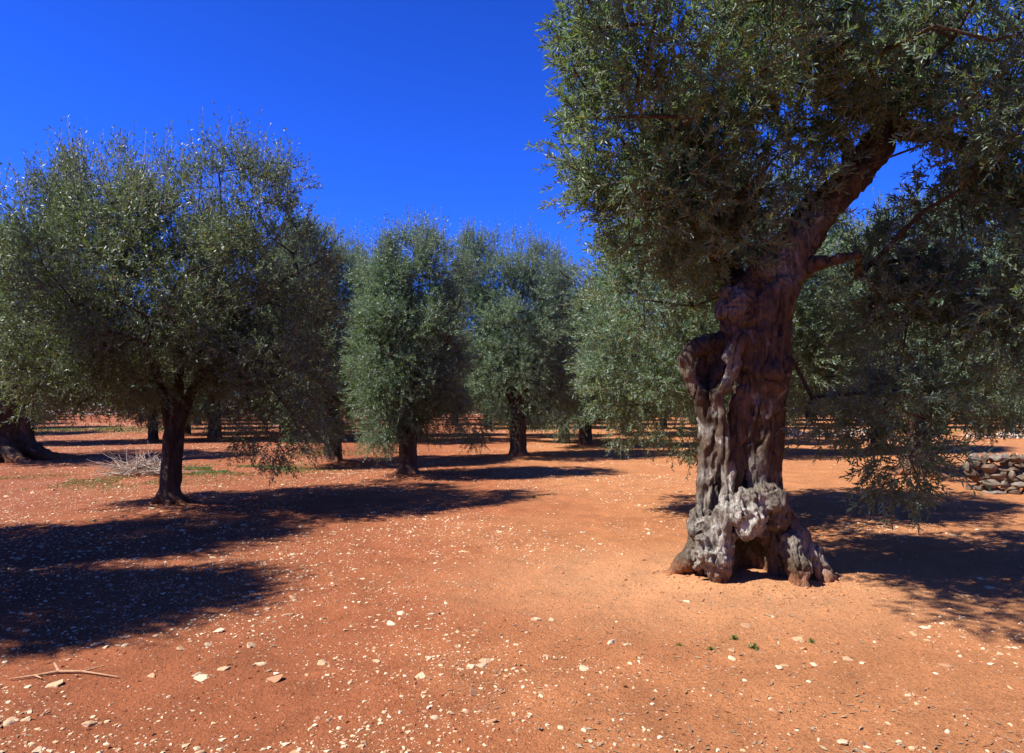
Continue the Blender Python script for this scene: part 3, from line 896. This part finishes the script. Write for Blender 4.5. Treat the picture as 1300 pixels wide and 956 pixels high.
# old wide tree with thick trunk
KINDS['thick'] = tree_kind('thick_olive', 53, .72, 1.3, [
    (0, 0, 4.3, 2.2, 2.2, 1.6), (-1.6, .2, 3.6, 1.5, 1.6, 1.5), (1.7, 0, 3.5, 1.5, 1.6, 1.5), (.3, 1.6, 3.6, 1.8, 1.3, 1.4), (.2, -1.5, 3.5, 1.7, 1.2, 1.3), (-.6, 0, 5.4, 1.4, 1.4, .9), (1.0, 0, 5.2, 1.3, 1.4, .9), (1.9, -.4, 2.3, .8, .8, .8),
], 11500, whips=500, gap=.42, h=.045, ntg=200, ll=.07, lw=.02, amp=.045, flare=1.5, old=True, limbs=[(-1.2, 0, 2.9), (1.2, .1, 2.9), (.1, 1.1, 3.1), (.1, -1., 2.9)])
# two simpler forms for the rows further off
KINDS['far_round'] = tree_kind('distant_olive', 61, .2, 1.15, [
    (0, 0, 3.3, 1.9, 1.9, 1.5), (-1.2, .2, 2.7, 1.2, 1.3, 1.3), (1.2, 0, 2.8, 1.2, 1.3, 1.3), (.1, -1.1, 2.6, 1.3, 1.0, 1.2), (0, 0, 4.5, 1.2, 1.2, .8), (-.8, -.6, 1.6, .9, .9, .8), (0, 0, 1.75, 1.6, 1.6, .7), (.8, .4, 1.6, .8, .8, .8),
], 6000, whips=300, gap=.42, h=.06, ntg=70, ll=.085, lw=.032, npairs=6, tl=(.22, .4), flare=1.2)
KINDS['far_tall'] = tree_kind('distant_olive_tall', 67, .22, 1.2, [
    (0, 0, 3.6, 1.6, 1.6, 1.7), (-.9, .2, 2.9, 1.1, 1.2, 1.4), (1.0, 0, 3.1, 1.1, 1.2, 1.3), (.2, .8, 2.8, 1.3, 1.0, 1.3), (.1, 0, 5.0, 1.0, 1.0, .8), (.8, -.5, 1.6, .9, .9, .8), (0, 0, 1.75, 1.4, 1.4, .7), (-.7, .4, 1.6, .8, .8, .8),
], 6000, whips=300, gap=.42, h=.06, ntg=70, ll=.085, lw=.032, npairs=6, tl=(.22, .4), flare=1.2)

near = [
    ('young', *on_ground(215, 645), 0, 1., 'young olive tree with yellowed leaves and three-forked dark trunk, front left'),
    ('slim', *on_ground(518, 605), 0, .96, 'slim upright olive tree on a knobbly stub trunk, nearest of the middle row'),
    ('broad', *on_ground(658, 580), 0, 1., 'tall broad olive tree with a plain dark trunk just right of the slim upright one'),
    ('broad', *on_ground(743, 567), .5, .97, 'olive tree with flared trunk foot, small in the gap left of the ancient tree'),
    ('round', *on_ground(938, 651), 0, 1., 'olive tree standing right behind the ancient trunk, its low foliage spilling out leftwards'),
    ('broad', -4.35, 16.6, 1.1, .93, 'olive tree half hidden between the young yellowed tree and the slim upright one'),
    ('broad', -11.4, 26.2, 1.6, 1.05, 'olive tree with dark flared foot seen just right of the young trunk, far behind it'),
    ('thick', -13.3, 17.3, .4, .95, 'old olive with a massive dark trunk and spreading root foot at the left edge'),
    ('round', 8.1, 13.6, 2.0, 1.12, 'dense olive tree behind the drooping branches, left of the stone wall stub'),
    ('round', 12.6, 14.5, 4.0, 1.15, 'dense olive tree behind the stone wall stub at the right edge'),
    ('broad', 6.0, 19.0, 3.3, 1.0, 'pale olive crown seen through the sky gap beneath the ancient limb'),
    ('slim', 11.0, 20.5, 1.0, 1.15, 'olive tree behind the drooping branches, beyond the dense right hand tree'),
    # just outside the frame on the left, whose shade lies across the foreground
    ('slim', -7.6, 6.55, 2.2, 1.02, 'olive tree outside the left edge shading the middle foreground', 'olive trees of the grove', .06, 1.22),
    ('slim', -7.0, 4.15, 4.0, 1.0, 'olive tree outside the left edge shading the near corner', 'olive trees of the grove', .06, 1.2),
]
near += [('far_round', x_, y_, r_, 1.1, 'unseen olive tree of the grove, added behind the photographer to cut sky light', 'added unseen olive trees behind the photographer')  # grove continued out of view, added to block low sky light
         for x_, y_, r_ in ((-5.2, -3.2, 0), (1.2, -4.6, 1), (6.6, -2.6, 2), (10.5, 2.5, 3), (-10.5, .6, 4), (-1.8, -9, 5), (-8.5, -8.5, 6), (5.5, -9, 1.5), (12.5, -5, 2.5))]
for k_ in near:
    TREE_BASES.append((k_[1], k_[2], .75, .07))
old = build_old_tree()
for k_ in near:
    plant(*k_)

rf = random.Random(8)
for row, Y in enumerate((24.5, 29.5, 35, 41, 48, 56, 70, 80, 92)):
    half = Y * .80 + 3
    stepx = 4.9 if Y < 60 else 5.6
    x = -half + (row % 2) * 2.5
    while x < half:
        X = x + rf.uniform(-.8, .8)
        YY = Y + rf.uniform(-1.2, 1.2)
        x += stepx
        pxx = CX + F * X / YY
        # lanes that stay open in the photograph
        if (62 < pxx < 182 and YY < 60) or (445 < pxx < 492 and YY < 46) or (1000 < pxx < 1112 and YY < 40) or (1200 < pxx < 1262 and YY < 34):
            continue
        kd = 'far_round' if rf.random() < .6 else 'far_tall'
        plant(kd, X, YY, rf.uniform(0, 6.28), rf.uniform(.85, 1.15),
              'distant olive tree in the rows towards the stone walls' if YY < 62 else 'small grey green olive tree beyond the far stone walls',
              'distant olive trees' if YY < 62 else 'olive trees beyond the walls', zs=rf.uniform(.9, 1.08))

# ------------------------------------------------------------------ ground sheet


def axis(fine_lo, fine_hi, fine, far_lo, far_hi, gr=1.09):
    a = list(np.arange(fine_lo, fine_hi, fine))
    st, v = fine, a[-1]
    while v < far_hi:
        st *= gr
        v += st
        a.append(v)
    st, v = fine, a[0]
    b = []
    while v > far_lo:
        st *= gr
        v -= st
        b.append(v)
    return np.array(b[::-1] + a)


ax = axis(-8, 9, .045, -900, 900)
ay = axis(2.2, 17, .045, -300, 1400)
GX, GY = np.meshgrid(ax, ay, indexing='ij')
GZ = ground_h(GX, GY)
V = np.stack([GX, GY, GZ], -1).reshape(-1, 3)
nx, ny = GX.shape
i = np.arange(nx - 1)[:, None] * ny + np.arange(ny - 1)[None, :]
Q = np.stack([i, i + ny, i + ny + 1, i + 1], -1).reshape(-1, 4)
go = link('ground', new_mesh('ground', V, [Q], [M_SOIL], smooth=True))
tag(go, 'dry red earth ground of the olive grove', kind='structure')


# ------------------------------------------------------------------ stones
def rock_unit(seed, flat=.5, n=1):
    """deformed icosphere-like stone, returns V (about unit radius), tri faces"""
    import bmesh
    rs = np.random.default_rng(seed)
    bm = bmesh.new()
    bmesh.ops.create_icosphere(bm, subdivisions=n, radius=1)
    V = np.array([v.co[:] for v in bm.verts])
    T = np.array([[v.index for v in f.verts] for f in bm.faces])
    bm.free()
    V = V * (1 + .55 * (vnoise(*(V * 1.3).T, seed * 1.7)[:, None] - .5))
    for _ in range(9):                      # broken facets
        d = rs.normal(size=3)
        d /= np.linalg.norm(d)
        c = .42 + .36 * rs.random()
        t = V @ d
        V -= np.clip(t - c, 0, None)[:, None] * d
    V = V * (1 + .22 * (vnoise(*(V * 3.7).T, seed * .9 + 3)[:, None] - .5))
    V *= np.array([1, .55 + .4 * rs.random(), flat])
    return V, T


def density(x, y):
    d = fbm(x * .7, y * .7, 0 * x, 12)
    px_ = CX + F * x / y
    d = d + .22 * np.clip((650 - px_) / 500, -.6, 1)
    r = np.hypot((x - OB[0] + .5) / 1.5, (y - 5.9) / .85)       # swept earth round the old tree
    return np.clip((d - .42) * 3.6, .04, 1) * np.clip(r - .75, 0.03, 1)


rock_meshes = []
for s_ in range(14):
    Vr, Tr = rock_unit(s_, flat=[.3, .42, .55, .24][s_ % 4], n=3)
    rock_meshes.append(new_mesh('limestone_piece', Vr, [Tr], [M_STONE]))
rs = np.random.default_rng(3)
named = [  # photo pixel and size of the larger single stones
    (68, 872, .07), (250, 858, .05), (258, 862, .065), (232, 824, .045), (190, 858, .045), (158, 820, .03), (497, 795, .05), (440, 800, .045),
    (52, 698, .05), (78, 697, .03), (795, 822, .04), (776, 818, .05), (1011, 817, .055), (1021, 828, .04), (948, 803, .05), (928, 830, .035), (995, 848, .05),
    (988, 851, .045), (930, 840, .035), (870, 768, .05), (655, 798, .03), (612, 848, .045), (530, 860, .06), (545, 838, .035), (595, 848, .04), (410, 840, .05), (320, 820, .05),
    (372, 760, .04), (365, 782, .05), (510, 782, .045), (125, 815, .04), (330, 842, .045), (282, 850, .05), (345, 862, .07), (1080, 842, .04), (1160, 810, .04), (1200, 850, .05), (740, 848, .05),
    (680, 790, .045), (1245, 735, .04), (1255, 745, .05), (1240, 755, .04), (420, 602, .10), (432, 602, .12), (446, 603, .09), (1034, 847, .03)]
stones = []
for (a, b, r) in named:
    x, y = on_ground(a, b)
    stones.append((x, y, r))
while len(stones) < 300:
    y = 3.0 + 9.5 * rs.random() ** 1.6
    x = rs.uniform(-.78, .78) * y
    if rs.random() < float(density(np.array([x]), np.array([y]))[0]):
        r = .014 + .03 * rs.random() ** 2.4 + .0022 * y
        stones.append((x, y, r))
for n_, (x, y, r) in enumerate(stones):
    big = n_ < len(named)
    o = link('limestone', rock_meshes[rs.integers(14)])
    o.location = (x, y, gh(x, y) - r * .05)
    o.scale = (r, r, r)
    o.rotation_euler = (rs.normal() * .2, rs.normal() * .2, rs.uniform(0, 6.28))
    if big:
        tag(o, 'larger pale limestone lump lying loose on the red earth', 'stone', 'larger limestones on the red earth')
    else:
        tag(o, 'small pale limestone fragment lying on the red earth', 'stone', 'small limestone fragments on the red earth')
# gravel: everything smaller
NG = 34000
y = 2.9 + 40 * rs.random(NG * 4) ** 2.1
x = rs.uniform(-.8, .8, NG * 4) * y
ok = rs.random(NG * 4) < density(x, y)
x, y = x[ok][:NG], y[ok][:NG]
n_ = len(x)
base = []
for s_ in range(8):
    base.append(rock_unit(100 + s_, flat=.45, n=1))
Vs, Ts, Rn = [], [], []
off = 0
kk = rs.integers(0, 8, n_)
rad = (.0028 + .021 * rs.random(n_) ** 5.5 + .0009 * y)
rot = rs.uniform(0, 6.28, n_)
zz = ground_h(x, y)
for s_ in range(8):
    m = kk == s_
    Vb, Tb = base[s_]
    c, s2 = np.cos(rot[m])[:, None], np.sin(rot[m])[:, None]
    Vb = Vb * np.array([1, .8, 1.])
    X = (Vb[None, :, 0] * c - Vb[None, :, 1] * s2) * rad[m][:, None] + x[m][:, None]
    Y = (Vb[None, :, 0] * s2 + Vb[None, :, 1] * c) * rad[m][:, None] + y[m][:, None]
    Z = Vb[None, :, 2] * rad[m][:, None] + zz[m][:, None] + .001
    v = np.stack([X, Y, Z], -1).reshape(-1, 3)
    nb = m.sum()
    t = (Tb[None] + (np.arange(nb) * len(Vb))[:, None, None]).reshape(-1, 3) + off
    off += len(v)
    Vs.append(v)
    Ts.append(t)
    Rn.append(np.repeat(rs.random(nb), len(Tb)))
gr = link('gravel', new_mesh('gravel', np.concatenate(Vs), [np.concatenate(Ts)], [M_STONE], rnd=np.concatenate(Rn)))
tag(gr, 'fine pale limestone gravel scattered over the red earth', 'gravel', kind='stuff')

# clods of the same earth
n_ = 9500
y = 2.9 + 14 * rs.random(n_) ** 1.6
x = rs.uniform(-.8, .8, n_) * y
ta = rs.uniform(0, 6.28, 900)
tq = .42 + .35 * np.abs(rs.normal(size=900))
x[:900], y[:900] = OB[0] + np.cos(ta) * tq * 1.25, OB[1] + np.sin(ta) * tq * .9
Vb, Tb = rock_unit(300, flat=.6, n=1)
rot = rs.uniform(0, 6.28, n_)
rad = .004 + .016 * rs.random(n_) ** 5
rad[:900] = .005 + .03 * rs.random(900) ** 3
c, s2 = np.cos(rot)[:, None], np.sin(rot)[:, None]
v = np.stack([(Vb[None, :, 0] * c - Vb[None, :, 1] * s2) * rad[:, None] + x[:, None], (Vb[None, :, 0] * s2 + Vb[None, :, 1] * c) * rad[:, None] + y[:, None],
              Vb[None, :, 2] * rad[:, None] + ground_h(x, y)[:, None]], -1).reshape(-1, 3)
t = (Tb[None] + (np.arange(n_) * len(Vb))[:, None, None]).reshape(-1, 3)
tag(link('earth_clods', new_mesh('earth_clods', v, [t], [M_SOIL])), 'small crumbs of red earth', 'earth clods', kind='stuff')

# leaf litter, small dry leaves and bits
NLf = 5500
y = 2.9 + 17 * rs.random(NLf) ** 1.7
x = rs.uniform(-.8, .8, NLf) * y
ok = fbm(x * 1.3, y * 1.3, 0 * x, 40) > .46
x, y = x[ok], y[ok]
P = np.stack([x, y, ground_h(x, y) + .006], 1)
D = rs.normal(size=(len(x), 3))
D[:, 2] *= .18
D = unit(D)
sd = unit(np.cross(D, np.array([0, 0, 1.]) + rs.normal(size=D.shape) * .35))
l = (.018 + .03 * rs.random(len(x)))[:, None]
w = l * .16
V = np.stack([P, P + D * l * .5 + sd * w, P + D * l, P + D * l * .5 - sd * w], 1).reshape(-1, 3)
Q = np.arange(len(x))[:, None] * 4 + np.array([[0, 3, 2, 1]])
lit = link('leaf_litter', new_mesh('leaf_litter', V, [Q], [M_LITTER], rnd=rs.random(len(x))))
tag(lit, 'dry fallen olive leaves littering the red earth', 'leaf litter', kind='stuff')


# ------------------------------------------------------------------ grass
def blades(x, y, hgt, rs, wid=.006):
    n = len(x)
    a = rs.uniform(0, 6.28, n)
    sd = np.stack([np.cos(a), np.sin(a), 0 * a], 1)
    ln = rs.normal(size=(n, 2)) * .35
    b = np.stack([x, y, ground_h(x, y) - .01], 1)
    up = np.stack([ln[:, 0] * hgt, ln[:, 1] * hgt, hgt], 1)
    w = wid * (.6 + .8 * rs.random(n))[:, None]
    V = np.stack([b - sd * w, b + sd * w, b + up * .6 + sd * w * .7, b + up * .6 - sd * w * .7, b + up * np.array([1.25, 1.25, 1.]) + sd * w * .1, b + up * np.array([1.25, 1.25, 1.]) - sd * w * .1], 1).reshape(-1, 3)
    k = np.arange(n)[:, None] * 6
    return V, np.concatenate([k + np.array([[0, 1, 2, 3]]), k + np.array([[3, 2, 4, 5]])])


def patch(cx, cy, rx, ry, n, hgt, seed, label):
    r_ = np.random.default_rng(seed)
    x = cx + r_.normal(size=n) * rx * .5
    y = cy + r_.normal(size=n) * ry * .5
    ok = fbm(x * 1.6, y * 1.6, 0 * x, seed) > .47
    x, y = x[ok], y[ok]
    V, Q = blades(x, y, hgt * (.4 + .8 * r_.random(len(x))), r_)
    o = link('grass', new_mesh('grass', V, [Q], [M_GRASS], rnd=r_.random(len(Q))))
    tag(o, label, 'grass', kind='stuff')


gx, gy = on_ground(290, 597)
patch(gx, gy, 1.9, 1.1, 16000, .045, 1, 'short green grass strip behind the young tree')
gx, gy = on_ground(60, 613)
patch(gx, gy, 3.4, 1.2, 12000, .035, 2, 'thin green grass on the earth at left')
gx, gy = on_ground(115, 546)
patch(gx, gy, 7, 3.5, 16000, .09, 3, 'grass between the shadows in the left distance')
gx, gy = on_ground(430, 575)
patch(gx, gy, 3, 1.4, 3500, .05, 4, 'sparse grass by the shadows in the middle distance')
gx, gy = on_ground(1180, 548)
patch(gx, gy, 7, 3, 5000, .09, 5, 'dry grass in the right distance')

# weed sprouts near the old tree
wl = ['small green weed between the pale stones, leftmost of the sprouts', 'small upright green weed sprout with the broadest leaves', 'small green weed sprout just left of the largest pale stone',
      'tiny green weed sprout in the foreground red earth', 'tiny pale weed tuft left of the other sprouts', 'small weed tuft in the sun under the middle trees']
for n_, (a, b, hh) in enumerate([(932, 816, .045), (956, 826, .055), (1030, 820, .04), (903, 828, .035), (862, 824, .03), (678, 633, .06)]):
    x0, y0 = on_ground(a, b)
    r_ = np.random.default_rng(n_)
    k = 16
    P = np.repeat([[0, 0, -.004]], k, 0)
    D = unit(np.stack([r_.normal(size=k) * .8, r_.normal(size=k) * .8, np.abs(r_.normal(size=k)) + .35], 1))
    V, Q, rv = leaves_from(P, D, np.full(k, hh * .6), 2, hh * .32, hh * .13, r_, True)
    T, TQ = tubes([(p_, p_ + d_ * hh * .6, .0015, .0008) for p_, d_ in zip(P, D)], 3)
    me = new_mesh('weed_sprout', np.concatenate([V, T]), [np.concatenate([Q, TQ + len(V)])], [M_GRASS], rnd=np.concatenate([rv * .7, np.zeros(len(TQ))]))
    tag(link('weed', me, None, (x0, y0, gh(x0, y0))), wl[n_], 'weed', 'weed sprouts on the red earth')


# ------------------------------------------------------------------ dry stone walls
def stone_wall(x0, y0, x1, y1, h, th, sz, seed, material, label, cat='stone wall', ragged=.3, group=None):
    r_ = np.random.default_rng(seed)
    L = math.hypot(x1 - x0, y1 - y0)
    ux, uy = (x1 - x0) / L, (y1 - y0) / L
    Vs, Ts, Rn = [], [], []
    off = 0
    z = sz * .3
    ms = [rock_unit(200 + q, flat=.95, n=2) for q in range(8)]
    while z < h:
        for side in ((-.5, .5) if th > sz else (0,)):
            s = r_.random() * sz
            while s < L:
                w = sz * (.4 + 1.1 * r_.random() ** 1.5)
                hl = h * (1 - ragged * vnoise(np.array([s * .8]), np.array([seed]), np.array([0.]))[0])
                if z < hl:
                    Vb, Tb = ms[r_.integers(8)]
                    a = r_.normal() * .25
                    v = Vb * np.array([w * .62, sz * .6, sz * .46 * (.6 + .8 * r_.random())])
                    bt = side * (th - z * .25)
                    px_, py_ = s + w * .5, bt + r_.normal() * sz * .08
                    v = np.stack([v[:, 0] * math.cos(a) - v[:, 1] * math.sin(a) + px_, v[:, 0] * math.sin(a) + v[:, 1] * math.cos(a) + py_, v[:, 2] + z + r_.normal() * sz * .06], 1)
                    v = np.stack([x0 + v[:, 0] * ux - v[:, 1] * uy, y0 + v[:, 0] * uy + v[:, 1] * ux, v[:, 2]], 1)
                    Vs.append(v)
                    Ts.append(Tb + off)
                    off += len(v)
                    Rn.append(np.full(len(Tb), r_.random()))
                s += w * 1.02
        z += sz * .55
    zz_ = gh((x0 + x1) / 2, (y0 + y1) / 2)
    o = link('stone_wall', new_mesh('stone_wall', np.concatenate(Vs), [np.concatenate(Ts)], [material], rnd=np.concatenate(Rn)))
    o.location.z = zz_ - .03
    tag(o, label, cat, group)
    return o


stone_wall(7.75, 11.6, 11.8, 11.1, .78, .6, .24, 1, M_WALL_SHADE, 'dry stone wall stub with foliage shade in its colour at the right edge', ragged=.25)
stone_wall(11.4, 28.6, 14.9, 28.2, .45, .9, .22, 2, M_WALL, 'low bright white limestone heap beyond the ancient trunk', 'stone heap', ragged=.7)
stone_wall(18.0, 27.5, 21.5, 27.2, .35, .8, .2, 6, M_WALL, 'low pale stone heap past the right drooping branches', 'stone heap', ragged=.7)
stone_wall(-52, 63.5, -36, 63, 1.1, .8, .38, 3, M_WALL, 'pale dry stone wall at the far left of the grove', ragged=.35)
stone_wall(-34, 63, -1, 62, 1.2, .8, .4, 4, M_WALL, 'pale dry stone wall behind the middle of the grove', ragged=.4)
stone_wall(1, 62, 52, 64, 1.0, .8, .4, 5, M_WALL, 'pale dry stone wall across the far right of the grove', ragged=.5)


# ------------------------------------------------------------------ brush pile of pruned twigs
def brush(cx, cy, rx, ry, hh, n, seed, label, name='brush_pile', r0=.011):
    r_ = np.random.default_rng(seed)
    segs = []
    for _ in range(n):
        a = r_.uniform(0, 6.28)
        q = r_.random() ** .6
        b = np.array([math.cos(a) * rx * q * .8, math.sin(a) * ry * q * .8, .02 + hh * .75 * (1 - q) * r_.random()])
        d = unit(np.array([r_.normal(), r_.normal() * .8, abs(r_.normal()) * .35 + .02]))
        L = .25 + .5 * r_.random()
        m = b + d * L * .5 + r_.normal(size=3) * .03
        e = m + d * L * .5 + r_.normal(size=3) * .05
        m[2], e[2] = max(m[2], .015), max(e[2], .015)
        r = r0 * (.5 + .8 * r_.random())
        segs += [(b, m, r, r * .75), (m, e, r * .75, r * .3)]
        for _k in range(2):
            f = m + (r_.normal(size=3) * .12)
            f[2] = max(f[2], .02)
            segs.append((m, f, r * .5, r * .2))
    T, TQ = tubes(segs, 5)
    o = link(name, new_mesh(name, T, [TQ], [M_DRY], smooth=True), None, (cx, cy, gh(cx, cy)))
    tag(o, label, 'brushwood')


bx, by = on_ground(182, 604)
brush(bx, by, .75, .55, .34, 150, 4, 'pale heap of pruned olive twigs left of the young trunk')

# fallen stick in the near left corner
segs = []
pts = [on_ground(a, b) for a, b in ((12, 866), (45, 862), (75, 857), (105, 857), (150, 863))]
sx, sy = pts[2]
loc = [np.array([q[0] - sx, q[1] - sy, .012 + gh(*q) - gh(sx, sy)]) for q in pts]
rr = [.004, .007, .009, .007, .003]
for a_, b_, r1, r2 in zip(loc[:-1], loc[1:], rr[:-1], rr[1:]):
    segs.append((a_, b_, r1, r2))
segs.append((loc[2], loc[2] + np.array([-.06, .05, .03]), .010, .006))
segs.append((loc[3], loc[3] + np.array([.09, .06, .01]), .006, .003))
segs.append((loc[1], loc[1] + np.array([.07, -.05, .005]), .007, .003))
T, TQ = tubes(segs, 7)
M_STICK = stone_mat('reddish_stick', (.34, .17, .09), (.5, .3, .18), sc=40.)
tag(link('fallen_branch', new_mesh('fallen_branch', T, [TQ], [M_STICK], smooth=True), None, (sx, sy, gh(sx, sy))),
    'thin crooked reddish branch lying in the near left corner', 'branch')

# thin sapling with a pale guard in the left distance
x0, y0 = on_ground(102, 533)
rt = link('sapling', None, None, (x0, y0, gh(x0, y0)))
tag(rt, 'thin young sapling alone in the left distance', 'sapling')
T, TQ = tubes([((0, 0, 0), (.02, 0, .7), .05, .035), ((.02, 0, .7), (0, .02, 1.5), .035, .015), ((0, 0, .8), (.3, .1, 1.3), .02, .008), ((0, 0, .9), (-.3, 0, 1.5), .02, .008)], 6)
link('trunk', new_mesh('sapling_trunk', T, [TQ], [M_BARK], smooth=True, attrs={'pale': np.zeros(len(T))}), rt)
cm, _ = make_crown('sapling_crown', [(0, 0, 1.6, .6, .6, .45), (.2, 0, 1.3, .35, .35, .25)], 260, np.random.default_rng(9), ll=.08, lw=.03, npairs=5)
link('crown', cm, rt)

# ------------------------------------------------------------------ light and sky
ELEV = R(52)
AZ = R(-109)                 # compass bearing of the sun measured from +Y towards +X
sun = bpy.data.lights.new('sun', 'SUN')
sun.energy = 5.0
sun.angle = R(.53)
sun.color = (1.0, .965, .90)
so = link('sun', sun)
dirv = Vector((math.cos(ELEV) * math.sin(AZ), math.cos(ELEV) * math.cos(AZ), math.sin(ELEV)))
so.rotation_euler = dirv.to_track_quat('Z', 'Y').to_euler()
w = bpy.data.worlds.new('World')
S.world = w
w.use_nodes = True
nt = w.node_tree
bg = nt.nodes['Background']
sky = nt.nodes.new('ShaderNodeTexSky')
sky.sky_type = 'NISHITA'
sky.sun_disc = False
sky.sun_elevation = ELEV
sky.sun_rotation = AZ
sky.air_density = 1.0
sky.dust_density = .2
sky.ozone_density = 3.0
gm = nt.nodes.new('ShaderNodeGamma')
gm.inputs[1].default_value = 1.0
tint = nt.nodes.new('ShaderNodeMix')
tint.data_type = 'RGBA'
tint.blend_type = 'MULTIPLY'
tint.inputs[0].default_value = 1
tint.inputs[7].default_value = (.14, .48, 1.85, 1)
nt.links.new(sky.outputs[0], gm.inputs[0])
nt.links.new(gm.outputs[0], tint.inputs[6])
# the polarised sky of the photograph: deeper overhead, dimmed to cut blue fill light
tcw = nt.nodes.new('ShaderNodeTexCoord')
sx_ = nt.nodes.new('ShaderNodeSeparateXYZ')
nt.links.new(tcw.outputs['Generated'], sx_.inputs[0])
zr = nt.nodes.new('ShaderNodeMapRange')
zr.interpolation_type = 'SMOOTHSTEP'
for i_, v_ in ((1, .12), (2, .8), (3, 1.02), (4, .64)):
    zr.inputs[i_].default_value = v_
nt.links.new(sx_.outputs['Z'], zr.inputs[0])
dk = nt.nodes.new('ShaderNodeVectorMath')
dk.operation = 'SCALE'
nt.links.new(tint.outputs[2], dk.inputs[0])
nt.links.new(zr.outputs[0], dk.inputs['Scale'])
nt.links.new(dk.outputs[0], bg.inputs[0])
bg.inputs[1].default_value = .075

# ------------------------------------------------------------------ camera
cam = bpy.data.cameras.new('camera')
co = link('camera', cam, None, (0, 0, EYE))
co.rotation_euler = (R(90), 0, 0)
cam.sensor_width = 36
cam.lens = 36 * F / 1300
cam.shift_y = (HY - 478) / 1300
cam.clip_end = 4000
S.camera = co
S.view_settings.view_transform = 'Standard'
S.view_settings.look = 'None'
S.view_settings.exposure = 0.9
S.view_settings.gamma = 1
S.render.engine = 'CYCLES'
S.cycles.max_bounces = 4
S.cycles.diffuse_bounces = 2
S.cycles.glossy_bounces = 2
S.cycles.transmission_bounces = 3
